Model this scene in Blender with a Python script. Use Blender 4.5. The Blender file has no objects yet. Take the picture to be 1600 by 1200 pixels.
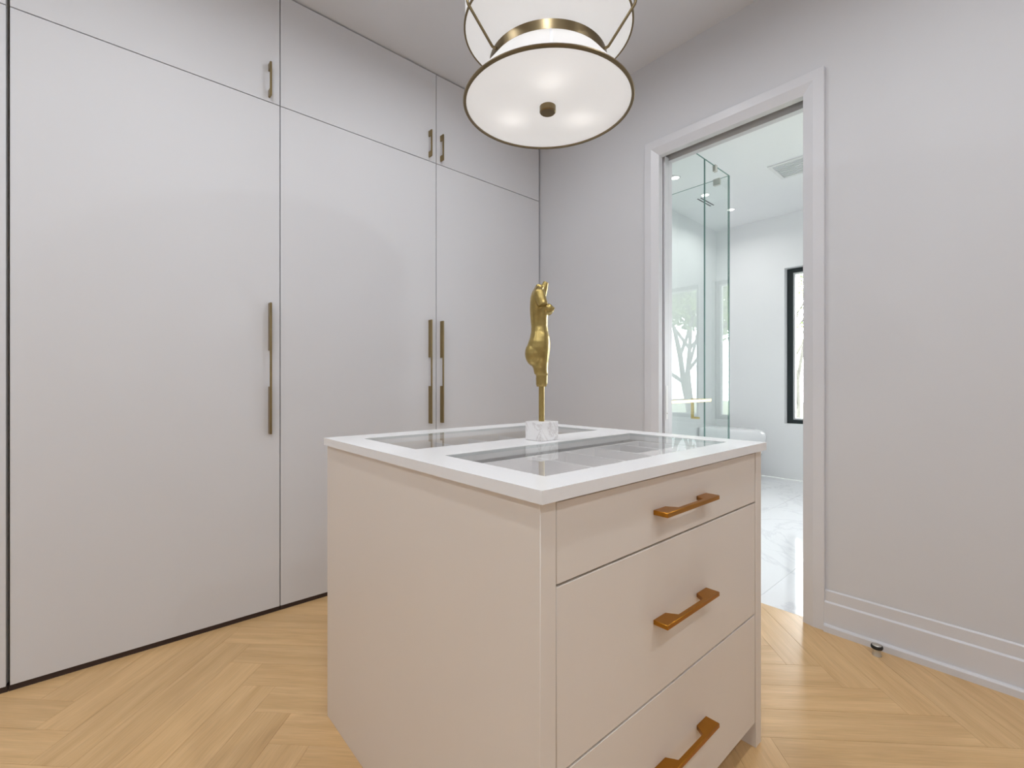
import bpy, bmesh, math, random
from mathutils import Vector, Matrix

random.seed(7)
SC = bpy.context.scene
COL = SC.collection
PI = math.pi

# ------------------------------------------------------------------ camera
CAM_H = 1.11
YAW = math.radians(48.5)                       # viewing direction in the plan, from +X
FWD = Vector((math.cos(YAW), math.sin(YAW), 0))
RGT = Vector((math.sin(YAW), -math.cos(YAW), 0))
cd = bpy.data.cameras.new('camera')
cd.sensor_width = 36.0
cd.lens = 722.0 / 1600.0 * 36.0
cd.clip_start = 0.02
cam = bpy.data.objects.new('camera', cd)
cam.location = (0, 0, CAM_H)
cam.rotation_euler = (PI / 2, 0, YAW - PI / 2)
COL.objects.link(cam)
SC.camera = cam

# ------------------------------------------------------------------ view, world
vs = SC.view_settings
vs.view_transform = 'Standard'
vs.look = 'None'
vs.gamma = 1.0
vs.exposure = 0.0
vs.use_curve_mapping = False
SC.cycles.use_denoising = True
SC.cycles.max_bounces = 14
SC.cycles.diffuse_bounces = 7
SC.cycles.glossy_bounces = 6
SC.cycles.transmission_bounces = 8
SC.cycles.transparent_max_bounces = 16
SC.cycles.sample_clamp_indirect = 6.0

world = bpy.data.worlds.new('overcast_sky')
SC.world = world
world.use_nodes = True
bg = world.node_tree.nodes['Background']
bg.inputs['Color'].default_value = (0.94, 0.97, 1.0, 1)
bg.inputs['Strength'].default_value = 15.0

# ------------------------------------------------------------------ room numbers (metres)
XD = 2.45          # face of the wall with the bathroom doorway
YW = 2.45          # face of the wardrobe doors
ZC = 3.03          # dressing room ceiling
XB, YB = -1.75, -1.65   # walls behind the camera
WT = 0.14          # wall thickness at the doorway
XF = 5.99          # far bathroom wall
YBL, YBR = 2.75, -1.60  # bathroom side walls
ZB = 3.10          # bathroom ceiling
DY0, DY1, DZ = 0.715, 1.462, 2.455   # door opening

# downlight positions: dressing room (unseen, added to light it) and bathroom
DRESS_ADDED_LIGHTS = [(x_, y_) for x_ in (-1.05, 0.15, 1.35) for y_ in (-0.95, 0.20, 1.45)]
BATH_LIGHTS = [(4.131, 2.295), (4.746, 2.295), (5.361, 2.295), (3.4, 0.9), (4.6, 0.3), (3.4, -0.7), (5.0, -0.9)]
DRESS_W, BATH_W = 7.5, 2.8
DRESS_COL, BATH_COL = (0.95, 0.985, 1.03), (1.0, 0.99, 0.98)

# window openings in the far bathroom wall (y0, y1, z0, z1)
WINS = [(0.47, 1.945, 0.645, 2.47), (-0.85, 0.29, 0.645, 2.47)]
for i, (y0, y1, z0, z1) in enumerate(WINS):
    ld = bpy.data.lights.new('window_portal', 'AREA')
    ld.shape = 'RECTANGLE'
    ld.size, ld.size_y = (z1 - z0), (y1 - y0)
    ld.cycles.is_portal = True
    lo = bpy.data.objects.new('window_portal', ld)
    lo.location = (XF + 0.20, (y0 + y1) / 2, (z0 + z1) / 2)
    lo.rotation_euler = (0, PI / 2, 0)      # faces -X, into the bathroom
    COL.objects.link(lo)

# ------------------------------------------------------------------ materials
MAT = {}


def new_mat(name):
    m = bpy.data.materials.new(name)
    m.use_nodes = True
    MAT[name] = m
    return m, m.node_tree.nodes, m.node_tree.links, m.node_tree.nodes['Principled BSDF']


def plain(name, col, rough=0.5, metal=0.0, spec=0.5, noise=0.0, nscale=30.0, bump=0.0, bscale=200.0, coat=0.0):
    m, N, L, P = new_mat(name)
    P.inputs['Base Color'].default_value = (*col, 1)
    P.inputs['Roughness'].default_value = rough
    P.inputs['Metallic'].default_value = metal
    P.inputs['Specular IOR Level'].default_value = spec
    P.inputs['Coat Weight'].default_value = coat
    tc = N.new('ShaderNodeTexCoord')
    if noise > 0:
        nz = N.new('ShaderNodeTexNoise')
        nz.inputs['Scale'].default_value = nscale
        nz.inputs['Detail'].default_value = 4
        L.new(tc.outputs['Object'], nz.inputs['Vector'])
        mx = N.new('ShaderNodeMix')
        mx.data_type = 'RGBA'
        mx.inputs['A'].default_value = (*[c * (1 - noise) for c in col], 1)
        mx.inputs['B'].default_value = (*[min(1, c * (1 + noise)) for c in col], 1)
        L.new(nz.outputs['Fac'], mx.inputs['Factor'])
        L.new(mx.outputs['Result'], P.inputs['Base Color'])
    if bump > 0:
        nb = N.new('ShaderNodeTexNoise')
        nb.inputs['Scale'].default_value = bscale
        nb.inputs['Detail'].default_value = 3
        L.new(tc.outputs['Object'], nb.inputs['Vector'])
        b = N.new('ShaderNodeBump')
        b.inputs['Strength'].default_value = bump
        b.inputs['Distance'].default_value = 0.002
        L.new(nb.outputs['Fac'], b.inputs['Height'])
        L.new(b.outputs['Normal'], P.inputs['Normal'])
    return m


plain('wall_paint', (0.625, 0.63, 0.65), 0.6, noise=0.012, nscale=3, bump=0.05)
plain('ceiling_paint', (0.70, 0.715, 0.745), 0.8, noise=0.01, nscale=3)
plain('bath_paint', (0.90, 0.905, 0.91), 0.6, noise=0.01, nscale=3)
plain('trim_paint', (0.66, 0.665, 0.69), 0.38, noise=0.01, nscale=5)
plain('laminate', (0.675, 0.68, 0.70), 0.60, noise=0.008, nscale=4)
plain('island_laminate', (0.76, 0.70, 0.635), 0.42, noise=0.01, nscale=4)
plain('carcass', (0.30, 0.28, 0.26), 0.7, noise=0.05)
plain('gap_shade_dark', (0.035, 0.018, 0.014), 0.6, noise=0.1)  # near-black colour standing in for shade in toe recess and drawer gaps
plain('subfloor', (0.10, 0.06, 0.03), 0.8, noise=0.1)
plain('quartz', (0.84, 0.84, 0.84), 0.22, noise=0.015, nscale=60)
plain('tray_felt', (0.60, 0.57, 0.57), 0.8, noise=0.02, nscale=80)
plain('tray_rail', (0.88, 0.87, 0.87), 0.5, noise=0.01)
plain('brass_aged', (0.30, 0.225, 0.105), 0.34, metal=1.0, noise=0.10, nscale=40)
plain('brass_bronze', (0.225, 0.172, 0.095), 0.30, metal=1.0, noise=0.08, nscale=30)
plain('brass_orange', (0.46, 0.205, 0.028), 0.34, metal=1.0, noise=0.08, nscale=40)
plain('brass_polished', (0.86, 0.66, 0.27), 0.16, metal=1.0, noise=0.05, nscale=30)
plain('gold_cast', (0.42, 0.315, 0.115), 0.30, metal=1.0, noise=0.22, nscale=55, bump=0.25, bscale=90)
plain('chrome', (0.75, 0.75, 0.75), 0.12, metal=1.0, noise=0.03)
plain('steel_satin', (0.62, 0.60, 0.55), 0.28, metal=1.0, noise=0.04)
plain('rubber_black', (0.012, 0.012, 0.012), 0.6, noise=0.1)
plain('frame_black', (0.012, 0.020, 0.022), 0.35, noise=0.1)
plain('porcelain', (0.88, 0.88, 0.89), 0.08, noise=0.005)
plain('vent_white', (0.82, 0.82, 0.82), 0.5, noise=0.01)
plain('vent_grey', (0.74, 0.75, 0.76), 0.6, noise=0.03)
plain('slot_black', (0.02, 0.02, 0.02), 0.7, noise=0.1)
plain('track_grey', (0.36, 0.35, 0.33), 0.45, metal=0.4, noise=0.05)
plain('bark', (0.12, 0.115, 0.105), 0.9, noise=0.3, nscale=12)
plain('leaf', (0.17, 0.22, 0.09), 0.6, noise=0.4, nscale=4)
plain('grass', (0.20, 0.22, 0.15), 0.9, noise=0.4, nscale=3)
plain('glass_edge', (0.22, 0.36, 0.33), 0.15, noise=0.05)
plain('silicone_edge', (0.55, 0.60, 0.60), 0.3, noise=0.02)


def glass_mat(name, tint, rough=0.0, ior=1.5, boost=1.0):
    """thin clear pane: fresnel mix of a clear straight-through ray and a mirror ray"""
    m, N, L, P = new_mat(name)
    out = N['Material Output']
    N.remove(P)
    tr = N.new('ShaderNodeBsdfTransparent')
    tr.inputs['Color'].default_value = (*tint, 1)
    gl = N.new('ShaderNodeBsdfGlossy')
    gl.inputs['Roughness'].default_value = rough
    gl.inputs['Color'].default_value = (0.96, 1.0, 0.99, 1)
    fr = N.new('ShaderNodeFresnel')
    fr.inputs['IOR'].default_value = ior
    mul = N.new('ShaderNodeMath')
    mul.operation = 'MULTIPLY'
    mul.use_clamp = True
    mul.inputs[1].default_value = boost
    L.new(fr.outputs['Fac'], mul.inputs[0])
    mx = N.new('ShaderNodeMixShader')
    L.new(mul.outputs[0], mx.inputs['Fac'])
    L.new(tr.outputs[0], mx.inputs[1])
    L.new(gl.outputs[0], mx.inputs[2])
    L.new(mx.outputs[0], out.inputs['Surface'])
    return m


glass_mat('shower_glass', (0.945, 0.975, 0.965), 0.0, 1.5)
glass_mat('window_glass', (0.98, 0.99, 0.985), 0.0, 1.45)
glass_mat('counter_glass', (0.93, 0.92, 0.92), 0.0, 1.5)


def lamp_shade(name, emit, col=(0.97, 0.985, 1.0)):
    m, N, L, P = new_mat(name)
    out = N['Material Output']
    N.remove(P)
    tl = N.new('ShaderNodeBsdfTranslucent')
    tl.inputs['Color'].default_value = (0.75, 0.74, 0.73, 1)
    df = N.new('ShaderNodeBsdfDiffuse')
    df.inputs['Color'].default_value = (0.8, 0.79, 0.78, 1)
    mx = N.new('ShaderNodeMixShader')
    mx.inputs['Fac'].default_value = 0.45
    L.new(tl.outputs[0], mx.inputs[1])
    L.new(df.outputs[0], mx.inputs[2])
    em = N.new('ShaderNodeEmission')
    em.inputs['Color'].default_value = (*col, 1)
    em.inputs['Strength'].default_value = emit
    ad = N.new('ShaderNodeAddShader')
    L.new(mx.outputs[0], ad.inputs[0])
    L.new(em.outputs[0], ad.inputs[1])
    L.new(ad.outputs[0], out.inputs['Surface'])
    return m


lamp_shade('lamp_diffuser', 0.17)
lamp_shade('lamp_linen', 0.17)
plain('linen_seam', (0.80, 0.80, 0.81), 0.8, noise=0.02)


def emitter(name, col, strength):
    m, N, L, P = new_mat(name)
    P.inputs['Base Color'].default_value = (0.9, 0.9, 0.9, 1)
    P.inputs['Emission Color'].default_value = (*col, 1)
    P.inputs['Emission Strength'].default_value = strength
    return m


emitter('led_lens', (1, 0.98, 0.95), 6.0)


def oak_mat():
    m, N, L, P = new_mat('oak')
    tc = N.new('ShaderNodeTexCoord')
    oi = N.new('ShaderNodeObjectInfo')
    mp = N.new('ShaderNodeMapping')
    mp.inputs['Scale'].default_value = (1.6, 22.0, 22.0)
    off = N.new('ShaderNodeCombineXYZ')
    mul = N.new('ShaderNodeMath')
    mul.operation = 'MULTIPLY'
    mul.inputs[1].default_value = 37.0
    L.new(oi.outputs['Random'], mul.inputs[0])
    L.new(mul.outputs[0], off.inputs['X'])
    L.new(mul.outputs[0], off.inputs['Y'])
    L.new(tc.outputs['Object'], mp.inputs['Vector'])
    L.new(off.outputs[0], mp.inputs['Location'])
    nz = N.new('ShaderNodeTexNoise')
    nz.inputs['Scale'].default_value = 1.0
    nz.inputs['Detail'].default_value = 6
    nz.inputs['Roughness'].default_value = 0.6
    nz.inputs['Distortion'].default_value = 0.4
    L.new(mp.outputs[0], nz.inputs['Vector'])
    # fine pores
    mp2 = N.new('ShaderNodeMapping')
    mp2.inputs['Scale'].default_value = (9.0, 260.0, 260.0)
    L.new(tc.outputs['Object'], mp2.inputs['Vector'])
    L.new(off.outputs[0], mp2.inputs['Location'])
    n2 = N.new('ShaderNodeTexNoise')
    n2.inputs['Scale'].default_value = 1.0
    n2.inputs['Detail'].default_value = 3
    L.new(mp2.outputs[0], n2.inputs['Vector'])
    cr = N.new('ShaderNodeValToRGB')
    cr.color_ramp.elements[0].position = 0.30
    cr.color_ramp.elements[0].color = (0.60, 0.372, 0.165, 1)
    cr.color_ramp.elements[1].position = 0.72
    cr.color_ramp.elements[1].color = (0.76, 0.505, 0.250, 1)
    L.new(nz.outputs['Fac'], cr.inputs['Fac'])
    hs = N.new('ShaderNodeHueSaturation')
    mr = N.new('ShaderNodeMapRange')
    mr.inputs['To Min'].default_value = 0.94
    mr.inputs['To Max'].default_value = 1.06
    L.new(oi.outputs['Random'], mr.inputs['Value'])
    L.new(mr.outputs[0], hs.inputs['Value'])
    L.new(cr.outputs['Color'], hs.inputs['Color'])
    mx = N.new('ShaderNodeMix')
    mx.data_type = 'RGBA'
    mx.blend_type = 'MULTIPLY'
    mr2 = N.new('ShaderNodeMapRange')
    mr2.inputs['From Min'].default_value = 0.35
    mr2.inputs['From Max'].default_value = 0.65
    mr2.inputs['To Min'].default_value = 0.88
    mr2.inputs['To Max'].default_value = 1.0
    L.new(n2.outputs['Fac'], mr2.inputs['Value'])
    mx.inputs['Factor'].default_value = 1.0
    L.new(hs.outputs['Color'], mx.inputs['A'])
    L.new(mr2.outputs[0], mx.inputs['B'])
    L.new(mx.outputs['Result'], P.inputs['Base Color'])
    P.inputs['Roughness'].default_value = 0.31
    bp = N.new('ShaderNodeBump')
    bp.inputs['Strength'].default_value = 0.12
    bp.inputs['Distance'].default_value = 0.001
    L.new(n2.outputs['Fac'], bp.inputs['Height'])
    L.new(bp.outputs['Normal'], P.inputs['Normal'])


oak_mat()


def marble_mat(name, base, vein, scale, lo, hi, rough):
    m, N, L, P = new_mat(name)
    tc = N.new('ShaderNodeTexCoord')
    nz = N.new('ShaderNodeTexNoise')
    nz.inputs['Scale'].default_value = scale
    nz.inputs['Detail'].default_value = 7
    nz.inputs['Roughness'].default_value = 0.62
    nz.inputs['Distortion'].default_value = 1.6
    L.new(tc.outputs['Object'], nz.inputs['Vector'])
    sub = N.new('ShaderNodeMath')
    sub.operation = 'SUBTRACT'
    sub.inputs[1].default_value = 0.5
    ab = N.new('ShaderNodeMath')
    ab.operation = 'ABSOLUTE'
    L.new(nz.outputs['Fac'], sub.inputs[0])
    L.new(sub.outputs[0], ab.inputs[0])
    cr = N.new('ShaderNodeValToRGB')
    cr.color_ramp.elements[0].position = lo
    cr.color_ramp.elements[0].color = (*vein, 1)
    cr.color_ramp.elements[1].position = hi
    cr.color_ramp.elements[1].color = (*base, 1)
    L.new(ab.outputs[0], cr.inputs['Fac'])
    L.new(cr.outputs['Color'], P.inputs['Base Color'])
    P.inputs['Roughness'].default_value = rough


marble_mat('marble_floor', (0.86, 0.87, 0.89), (0.74, 0.75, 0.78), 1.1, 0.0, 0.03, 0.05)
marble_mat('marble_block', (0.80, 0.79, 0.785), (0.62, 0.59, 0.58), 7.0, 0.0, 0.03, 0.3)


# ------------------------------------------------------------------ mesh helpers
class MB:
    """collects shapes in world coordinates; build() links them as ONE mesh object"""

    def __init__(self):
        self.v, self.f, self.mi = [], [], []

    def add(self, verts, faces, mi=0):
        o = len(self.v)
        self.v += [tuple(p) for p in verts]
        self.f += [tuple(i + o for i in f) for f in faces]
        self.mi += [mi] * len(faces)
        return self

    def box(self, lo, hi, mi=0):
        x0, y0, z0 = lo
        x1, y1, z1 = hi
        return self.add([(x0, y0, z0), (x1, y0, z0), (x1, y1, z0), (x0, y1, z0),
                         (x0, y0, z1), (x1, y0, z1), (x1, y1, z1), (x0, y1, z1)],
                        [(0, 3, 2, 1), (4, 5, 6, 7), (0, 1, 5, 4), (1, 2, 6, 5), (2, 3, 7, 6), (3, 0, 4, 7)], mi)

    def prism(self, poly, axis, a, b, mi=0):
        """poly: 2-D points; axis 0/1/2 is the extrusion axis, from a to b"""
        def put(p, t):
            q = list(p)
            q.insert(axis, t)
            return tuple(q)
        n = len(poly)
        vs_ = [put(p, a) for p in poly] + [put(p, b) for p in poly]
        fs = [tuple(range(n - 1, -1, -1)), tuple(range(n, 2 * n))]
        fs += [(i, (i + 1) % n, n + (i + 1) % n, n + i) for i in range(n)]
        return self.add(vs_, fs, mi)

    def tube(self, pts, rad, seg=10, cap=True, mi=0):
        pts = [Vector(p) for p in pts]
        if not isinstance(rad, (list, tuple)):
            rad = [rad] * len(pts)
        vs_, fs = [], []
        up = None
        for i, p in enumerate(pts):
            t = (pts[min(i + 1, len(pts) - 1)] - pts[max(i - 1, 0)]).normalized()
            if up is None:
                up = Vector((0, 0, 1)) if abs(t.z) < 0.9 else Vector((1, 0, 0))
            s = t.cross(up).normalized()
            up = s.cross(t).normalized()
            for k in range(seg):
                a = 2 * PI * k / seg
                vs_.append(p + (s * math.cos(a) + up * math.sin(a)) * rad[i])
        for i in range(len(pts) - 1):
            for k in range(seg):
                k2 = (k + 1) % seg
                fs.append((i * seg + k, i * seg + k2, (i + 1) * seg + k2, (i + 1) * seg + k))
        if cap:
            fs.append(tuple(range(seg - 1, -1, -1)))
            fs.append(tuple((len(pts) - 1) * seg + k for k in range(seg)))
        return self.add(vs_, fs, mi)

    def lathe(self, prof, c, seg=48, closed=False, mi=0):
        """prof: (r, z) pairs about the vertical axis through c=(x,y)"""
        vs_, fs, rows = [], [], []
        for r, z in prof:
            if r < 1e-6:
                rows.append([len(vs_)])
                vs_.append((c[0], c[1], z))
            else:
                rows.append(list(range(len(vs_), len(vs_) + seg)))
                for k in range(seg):
                    a = 2 * PI * k / seg
                    vs_.append((c[0] + r * math.cos(a), c[1] + r * math.sin(a), z))
        pairs = list(zip(rows[:-1], rows[1:]))
        if closed:
            pairs.append((rows[-1], rows[0]))
        for A, B in pairs:
            for k in range(seg):
                k2 = (k + 1) % seg
                if len(A) == 1 and len(B) == 1:
                    continue
                if len(A) == 1:
                    fs.append((A[0], B[k2], B[k]))
                elif len(B) == 1:
                    fs.append((A[k], A[k2], B[0]))
                else:
                    fs.append((A[k], A[k2], B[k2], B[k]))
        return self.add(vs_, fs, mi)

    def ellipsoid(self, c, r, rot=None, seg=20, rings=12, mi=0):
        vs_, fs = [], []
        c = Vector(c)
        for i in range(rings + 1):
            th = PI * i / rings
            for k in range(seg):
                a = 2 * PI * k / seg
                p = Vector((r[0] * math.sin(th) * math.cos(a), r[1] * math.sin(th) * math.sin(a), r[2] * math.cos(th)))
                if rot is not None:
                    p = rot @ p
                vs_.append(c + p)
        for i in range(rings):
            for k in range(seg):
                k2 = (k + 1) % seg
                fs.append((i * seg + k, (i + 1) * seg + k, (i + 1) * seg + k2, i * seg + k2))
        return self.add(vs_, fs, mi)

    def build(self, name, mats, parent=None, bevel=0.0, smooth=None, segs=1):
        loc = Vector((0, 0, 0))
        p = parent
        while p is not None:
            loc += p.location
            p = p.parent
        me = bpy.data.meshes.new(name)
        me.from_pydata([tuple(Vector(v) - loc) for v in self.v], [], self.f)
        if isinstance(mats, str):
            mats = [mats]
        for m in mats:
            me.materials.append(MAT[m])
        me.polygons.foreach_set('material_index', self.mi)
        bm = bmesh.new()
        bm.from_mesh(me)
        bmesh.ops.remove_doubles(bm, verts=bm.verts, dist=1e-6)
        bmesh.ops.recalc_face_normals(bm, faces=bm.faces)
        if bevel > 0:
            es = [e for e in bm.edges if len(e.link_faces) == 2 and e.calc_face_angle(0) > 0.6]
            bmesh.ops.bevel(bm, geom=es, offset=bevel, segments=segs, profile=0.5, affect='EDGES', clamp_overlap=True)
        bm.to_mesh(me)
        bm.free()
        if smooth is not None or bevel > 0:
            me.shade_smooth()
            me.set_sharp_from_angle(angle=math.radians(smooth if smooth is not None else 40))
        me.update()
        o = bpy.data.objects.new(name, me)
        COL.objects.link(o)
        if parent is not None:
            o.parent = parent
        return o


def box(name, lo, hi, mat, parent=None, bevel=0.0):
    return MB().box(lo, hi).build(name, mat, parent, bevel)


def tag(o, label=None, cat=None, group=None, kind=None):
    if label:
        o['label'] = label
    if cat:
        o['category'] = cat
    if group:
        o['group'] = group
    if kind:
        o['kind'] = kind
    return o


def thing(name, loc, label, cat, group=None):
    o = bpy.data.objects.new(name, None)
    o.location = loc
    o.empty_display_size = 0.1
    COL.objects.link(o)
    return tag(o, label, cat, group)


def struct(o, label, cat):
    return tag(o, label, cat, kind='structure')


# ------------------------------------------------------------------ the shell
# dressing room floor: oak herringbone, every plank a piece
floor = struct(box('floor', (XB, YB, -0.05), (XD + 0.05, 3.05, -0.012), 'subfloor'),
               'pale oak herringbone floor around the white island', 'floor')
PW, PL = 0.131, 0.775
O = Vector((1.57 - PW / math.sqrt(2), 0.549 - PW / math.sqrt(2)))
EA = Vector((1, -1)).normalized()
EB = Vector((1, 1)).normalized()
FX0, FX1, FY0, FY1 = XB, XD + 0.05, YB, YW + 0.03


def clip_poly(poly, lim):
    x0, x1, y0, y1 = lim
    for ax, val, keep in ((0, x0, 1), (0, x1, -1), (1, y0, 1), (1, y1, -1)):
        out = []
        for i in range(len(poly)):
            p, q = poly[i], poly[(i + 1) % len(poly)]
            dp, dq = (p[ax] - val) * keep, (q[ax] - val) * keep
            if dp >= 0:
                out.append(p)
            if (dp > 0 > dq) or (dp < 0 < dq):
                t = dp / (dp - dq)
                out.append((p[0] + (q[0] - p[0]) * t, p[1] + (q[1] - p[1]) * t))
        poly = out
        if len(poly) < 3:
            return []
    return poly


def plank(a0, b0, horiz):
    g = 0.0003
    la, lb = (PL, PW) if horiz else (PW, PL)
    ca, cb = a0 + la / 2, b0 + lb / 2
    c = O + EA * ca + EB * cb
    u = EA if horiz else EB                    # length direction
    w = Vector((-u.y, u.x))
    hl, hw = PL / 2 - g, PW / 2 - g
    poly = [tuple(c + u * sx * hl + w * sy * hw) for sx, sy in ((-1, -1), (1, -1), (1, 1), (-1, 1))]
    if all(p[0] < FX0 - .01 or p[0] > FX1 + .01 or p[1] < FY0 or p[1] > FY1 for p in poly):
        pass
    cp = clip_poly(poly, (FX0, FX1, FY0, FY1))
    # keep clear of the wall: nothing under it except in the doorway
    area = 0
    for i in range(len(cp)):
        x0, y0 = cp[i]
        x1, y1 = cp[(i + 1) % len(cp)]
        area += x0 * y1 - x1 * y0
    if len(cp) < 3 or abs(area) / 2 < 2e-4:
        return None
    return c, u, w, cp


plank_cache = {}
for n in range(-5, 4):
    for k in range(-26, 26):
        for horiz in (True, False):
            if horiz:
                a0, b0 = -k * PW + n * PL, k * PW + n * PL
            else:
                a0, b0 = PL - (k + 1) * PW + n * PL, (k + 1) * PW + n * PL
            r = plank(a0, b0, horiz)
            if r is None:
                continue
            c, u, w, cp = r
            loc_poly = []
            for p in cp:
                d = Vector(p) - c
                loc_poly.append((round(d.dot(u), 4), round(d.dot(w), 4)))
            key = tuple(loc_poly)
            if key not in plank_cache:
                nn = len(loc_poly)
                ch = 0.0006
                cx = sum(p[0] for p in loc_poly) / nn
                cy = sum(p[1] for p in loc_poly) / nn
                ins = []
                for x, y in loc_poly:
                    ins.append((x - ch * (1 if x > cx else -1), y - ch * (1 if y > cy else -1)))
                V = [(x, y, -0.012) for x, y in loc_poly] + [(x, y, -ch * 0.5) for x, y in loc_poly] + [(x, y, 0) for x, y in ins]
                Fs = []
                for lv in (0, 1):
                    Fs += [(lv * nn + i, lv * nn + (i + 1) % nn, (lv + 1) * nn + (i + 1) % nn, (lv + 1) * nn + i) for i in range(nn)]
                Fs.append(tuple(2 * nn + i for i in range(nn)))
                me = bpy.data.meshes.new('plank')
                me.from_pydata(V, [], Fs)
                me.materials.append(MAT['oak'])
                plank_cache[key] = me
            o = bpy.data.objects.new('plank', plank_cache[key])
            o.location = (c.x, c.y, 0)
            o.rotation_euler = (0, 0, math.atan2(u.y, u.x))
            o.parent = floor
            COL.objects.link(o)

# bathroom floor: large polished marble tiles
bfloor = struct(box('floor_bathroom', (XD + 0.05, YBR, -0.05), (XF, YBL, -0.010), 'vent_grey'),
                'polished white marble tile floor of the bathroom', 'floor')
TX, TY = 1.2, 0.6
nx = 0
x = XD + 0.0505
while x < XF - 0.01:
    y = YBL
    x1 = min(x + (0.85 if nx == 0 else TX), XF)
    while y > YBR + 0.01:
        y1 = max(y - TY, YBR)
        MB().box((x, y1 + 0.0007, -0.010), (x1 - 0.0014, y - 0.0007, 0.0)).build('tile', 'marble_floor', bfloor)
        y = y1
    x = x1
    nx += 1

# walls of the dressing room
m = MB()
m.box((XD, YB, 0), (XD + WT, DY0, ZC + 0.1))
m.box((XD, DY1 + 0.06, 0), (XD + 0.035, 3.05, ZC + 0.1))          # thin leaf on this side of the door pocket
m.box((XD + 0.105, DY1 + 0.06, 0), (XD + WT, 3.05, ZC + 0.1))     # leaf on the bathroom side
m.box((XD, DY0, DZ + 0.02), (XD + 0.035, DY1 + 0.06, ZC + 0.1))
m.box((XD + 0.105, DY0, DZ + 0.02), (XD + WT, DY1 + 0.06, ZC + 0.1))
m.box((XD + 0.035, DY0, DZ + 0.10), (XD + 0.105, 3.05, ZC + 0.1))
struct(m.build('wall_right', 'wall_paint'), 'pale grey painted wall around the bathroom doorway', 'wall')
struct(box('wall_left', (XB, 3.05, 0), (XD + WT, 3.15, ZC + 0.1), 'wall_paint'), 'painted wall behind the wardrobes', 'wall')
struct(box('wall_back', (XB - 0.1, YB - 0.1, 0), (XD + WT, YB, ZC + 0.1), 'wall_paint'), 'painted wall behind the viewer', 'wall')
struct(box('wall_side', (XB - 0.1, YB, 0), (XB, 3.15, ZC + 0.1), 'wall_paint'), 'painted side wall facing the bathroom doorway', 'wall')
ceil = struct(box('ceiling', (XB - 0.1, YB - 0.1, ZC), (XD, 3.15, ZC + 0.1), 'ceiling_paint'), 'pale painted ceiling above the wardrobes', 'ceiling')

# bathroom walls
m = MB()
ys = [YBR]
for (y0, y1, z0, z1) in sorted(WINS):
    m.box((XF, ys[-1], 0), (XF + 0.2, y0, ZB + 0.1))
    m.box((XF, y0, 0), (XF + 0.2, y1, z0))
    m.box((XF, y0, z1), (XF + 0.2, y1, ZB + 0.1))
    ys.append(y1)
m.box((XF, ys[-1], 0), (XF + 0.2, YBL, ZB + 0.1))
struct(m.build('wall_far', 'bath_paint'), 'white bathroom wall with black framed windows', 'wall')
struct(box('wall_shower', (XD + WT, YBL, 0), (XF + 0.2, YBL + 0.1, ZB + 0.1), 'bath_paint'), 'white bathroom wall behind the glass shower', 'wall')
struct(box('wall_bathroom_side', (XD + WT, YBR - 0.1, 0), (XF + 0.2, YBR, ZB + 0.1), 'bath_paint'), 'white bathroom wall facing the shower', 'wall')
struct(box('ceiling_bathroom', (XD + WT, YBR, ZB), (XF, YBL, ZB + 0.1), 'bath_paint'), 'white bathroom ceiling with downlights', 'ceiling')

# ---- doorway: casing, split jamb, pocket door
CW = 0.088


def casing(m, x0, sgn):
    """moulded casing around the opening, on the face at x0 standing out by sgn"""
    def prof(t):    # thickness of the casing across its width t (0 = opening edge)
        return t
    pr = [(0.0, 0.0), (0.0, 0.004), (0.044, 0.019), (CW - 0.002, 0.019), (CW, 0.017), (CW, 0.0)]
    n = len(pr)
    rings = []
    # path corners: right foot, right top, left top, left foot ; mitred
    for (yy, zz, oy, oz) in ((DY0, 0.0, -1, 0), (DY0, DZ, -1, 1), (DY1, DZ, 1, 1), (DY1, 0.0, 1, 0)):
        rings.append([(x0 + sgn * t, yy + oy * w_, zz + oz * w_) for w_, t in pr])
    vs_ = [p for r in rings for p in r]
    fs = []
    for i in range(3):
        for k in range(n):
            k2 = (k + 1) % n
            fs.append((i * n + k, i * n + k2, (i + 1) * n + k2, (i + 1) * n + k))
    fs.append(tuple(range(n)))
    fs.append(tuple(3 * n + k for k in range(n)))
    m.add(vs_, fs)


m = MB()
casing(m, XD, -1)
struct(m.build('trim_1', 'trim_paint', smooth=5), 'white moulded casing around the bathroom doorway', 'trim')
m = MB()
casing(m, XD + WT, 1)
struct(m.build('trim_2', 'trim_paint', smooth=25), 'white casing of the doorway on the bathroom side', 'trim')
# split jamb
m = MB()
for xa, xb in ((XD, XD + 0.035), (XD + 0.105, XD + WT)):
    m.box((xa, DY1, 0), (xb, DY1 + 0.06, DZ))
    m.box((xa, DY0, DZ), (xb, DY1 + 0.06, DZ + 0.02))
struct(m.build('trim_3', 'trim_paint'), 'white split jamb of the pocket door', 'trim')
tr = struct(box('trim_4', (XD + 0.05, DY0 + 0.001, DZ + 0.03), (XD + 0.09, DY1 + 0.055, DZ + 0.06), 'track_grey'),
            'grey pocket door track in the head of the doorway', 'trim')
pd = struct(box('door_1', (XD + 0.050, DY1 - 0.008, 0.008), (XD + 0.090, DY1 + 0.80, DZ + 0.01), 'trim_paint'),
            'white pocket door slid into the wall, only its edge showing', 'door')
m = MB().box((XD + 0.058, DY1 - 0.0105, 0.90), (XD + 0.082, DY1 - 0.008, 1.10))
m.build('latch_plate', 'vent_white', pd)
m = MB().lathe([(0, 0), (0.004, 0), (0.004, 0.003), (0, 0.003)], (0, 0), seg=10)
m.v = [(XD + 0.07 + p[0], DY1 - 0.0105 - p[2], 0.935 + p[1]) for p in m.v]
m.build('screw', 'steel_satin', pd)

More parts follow.
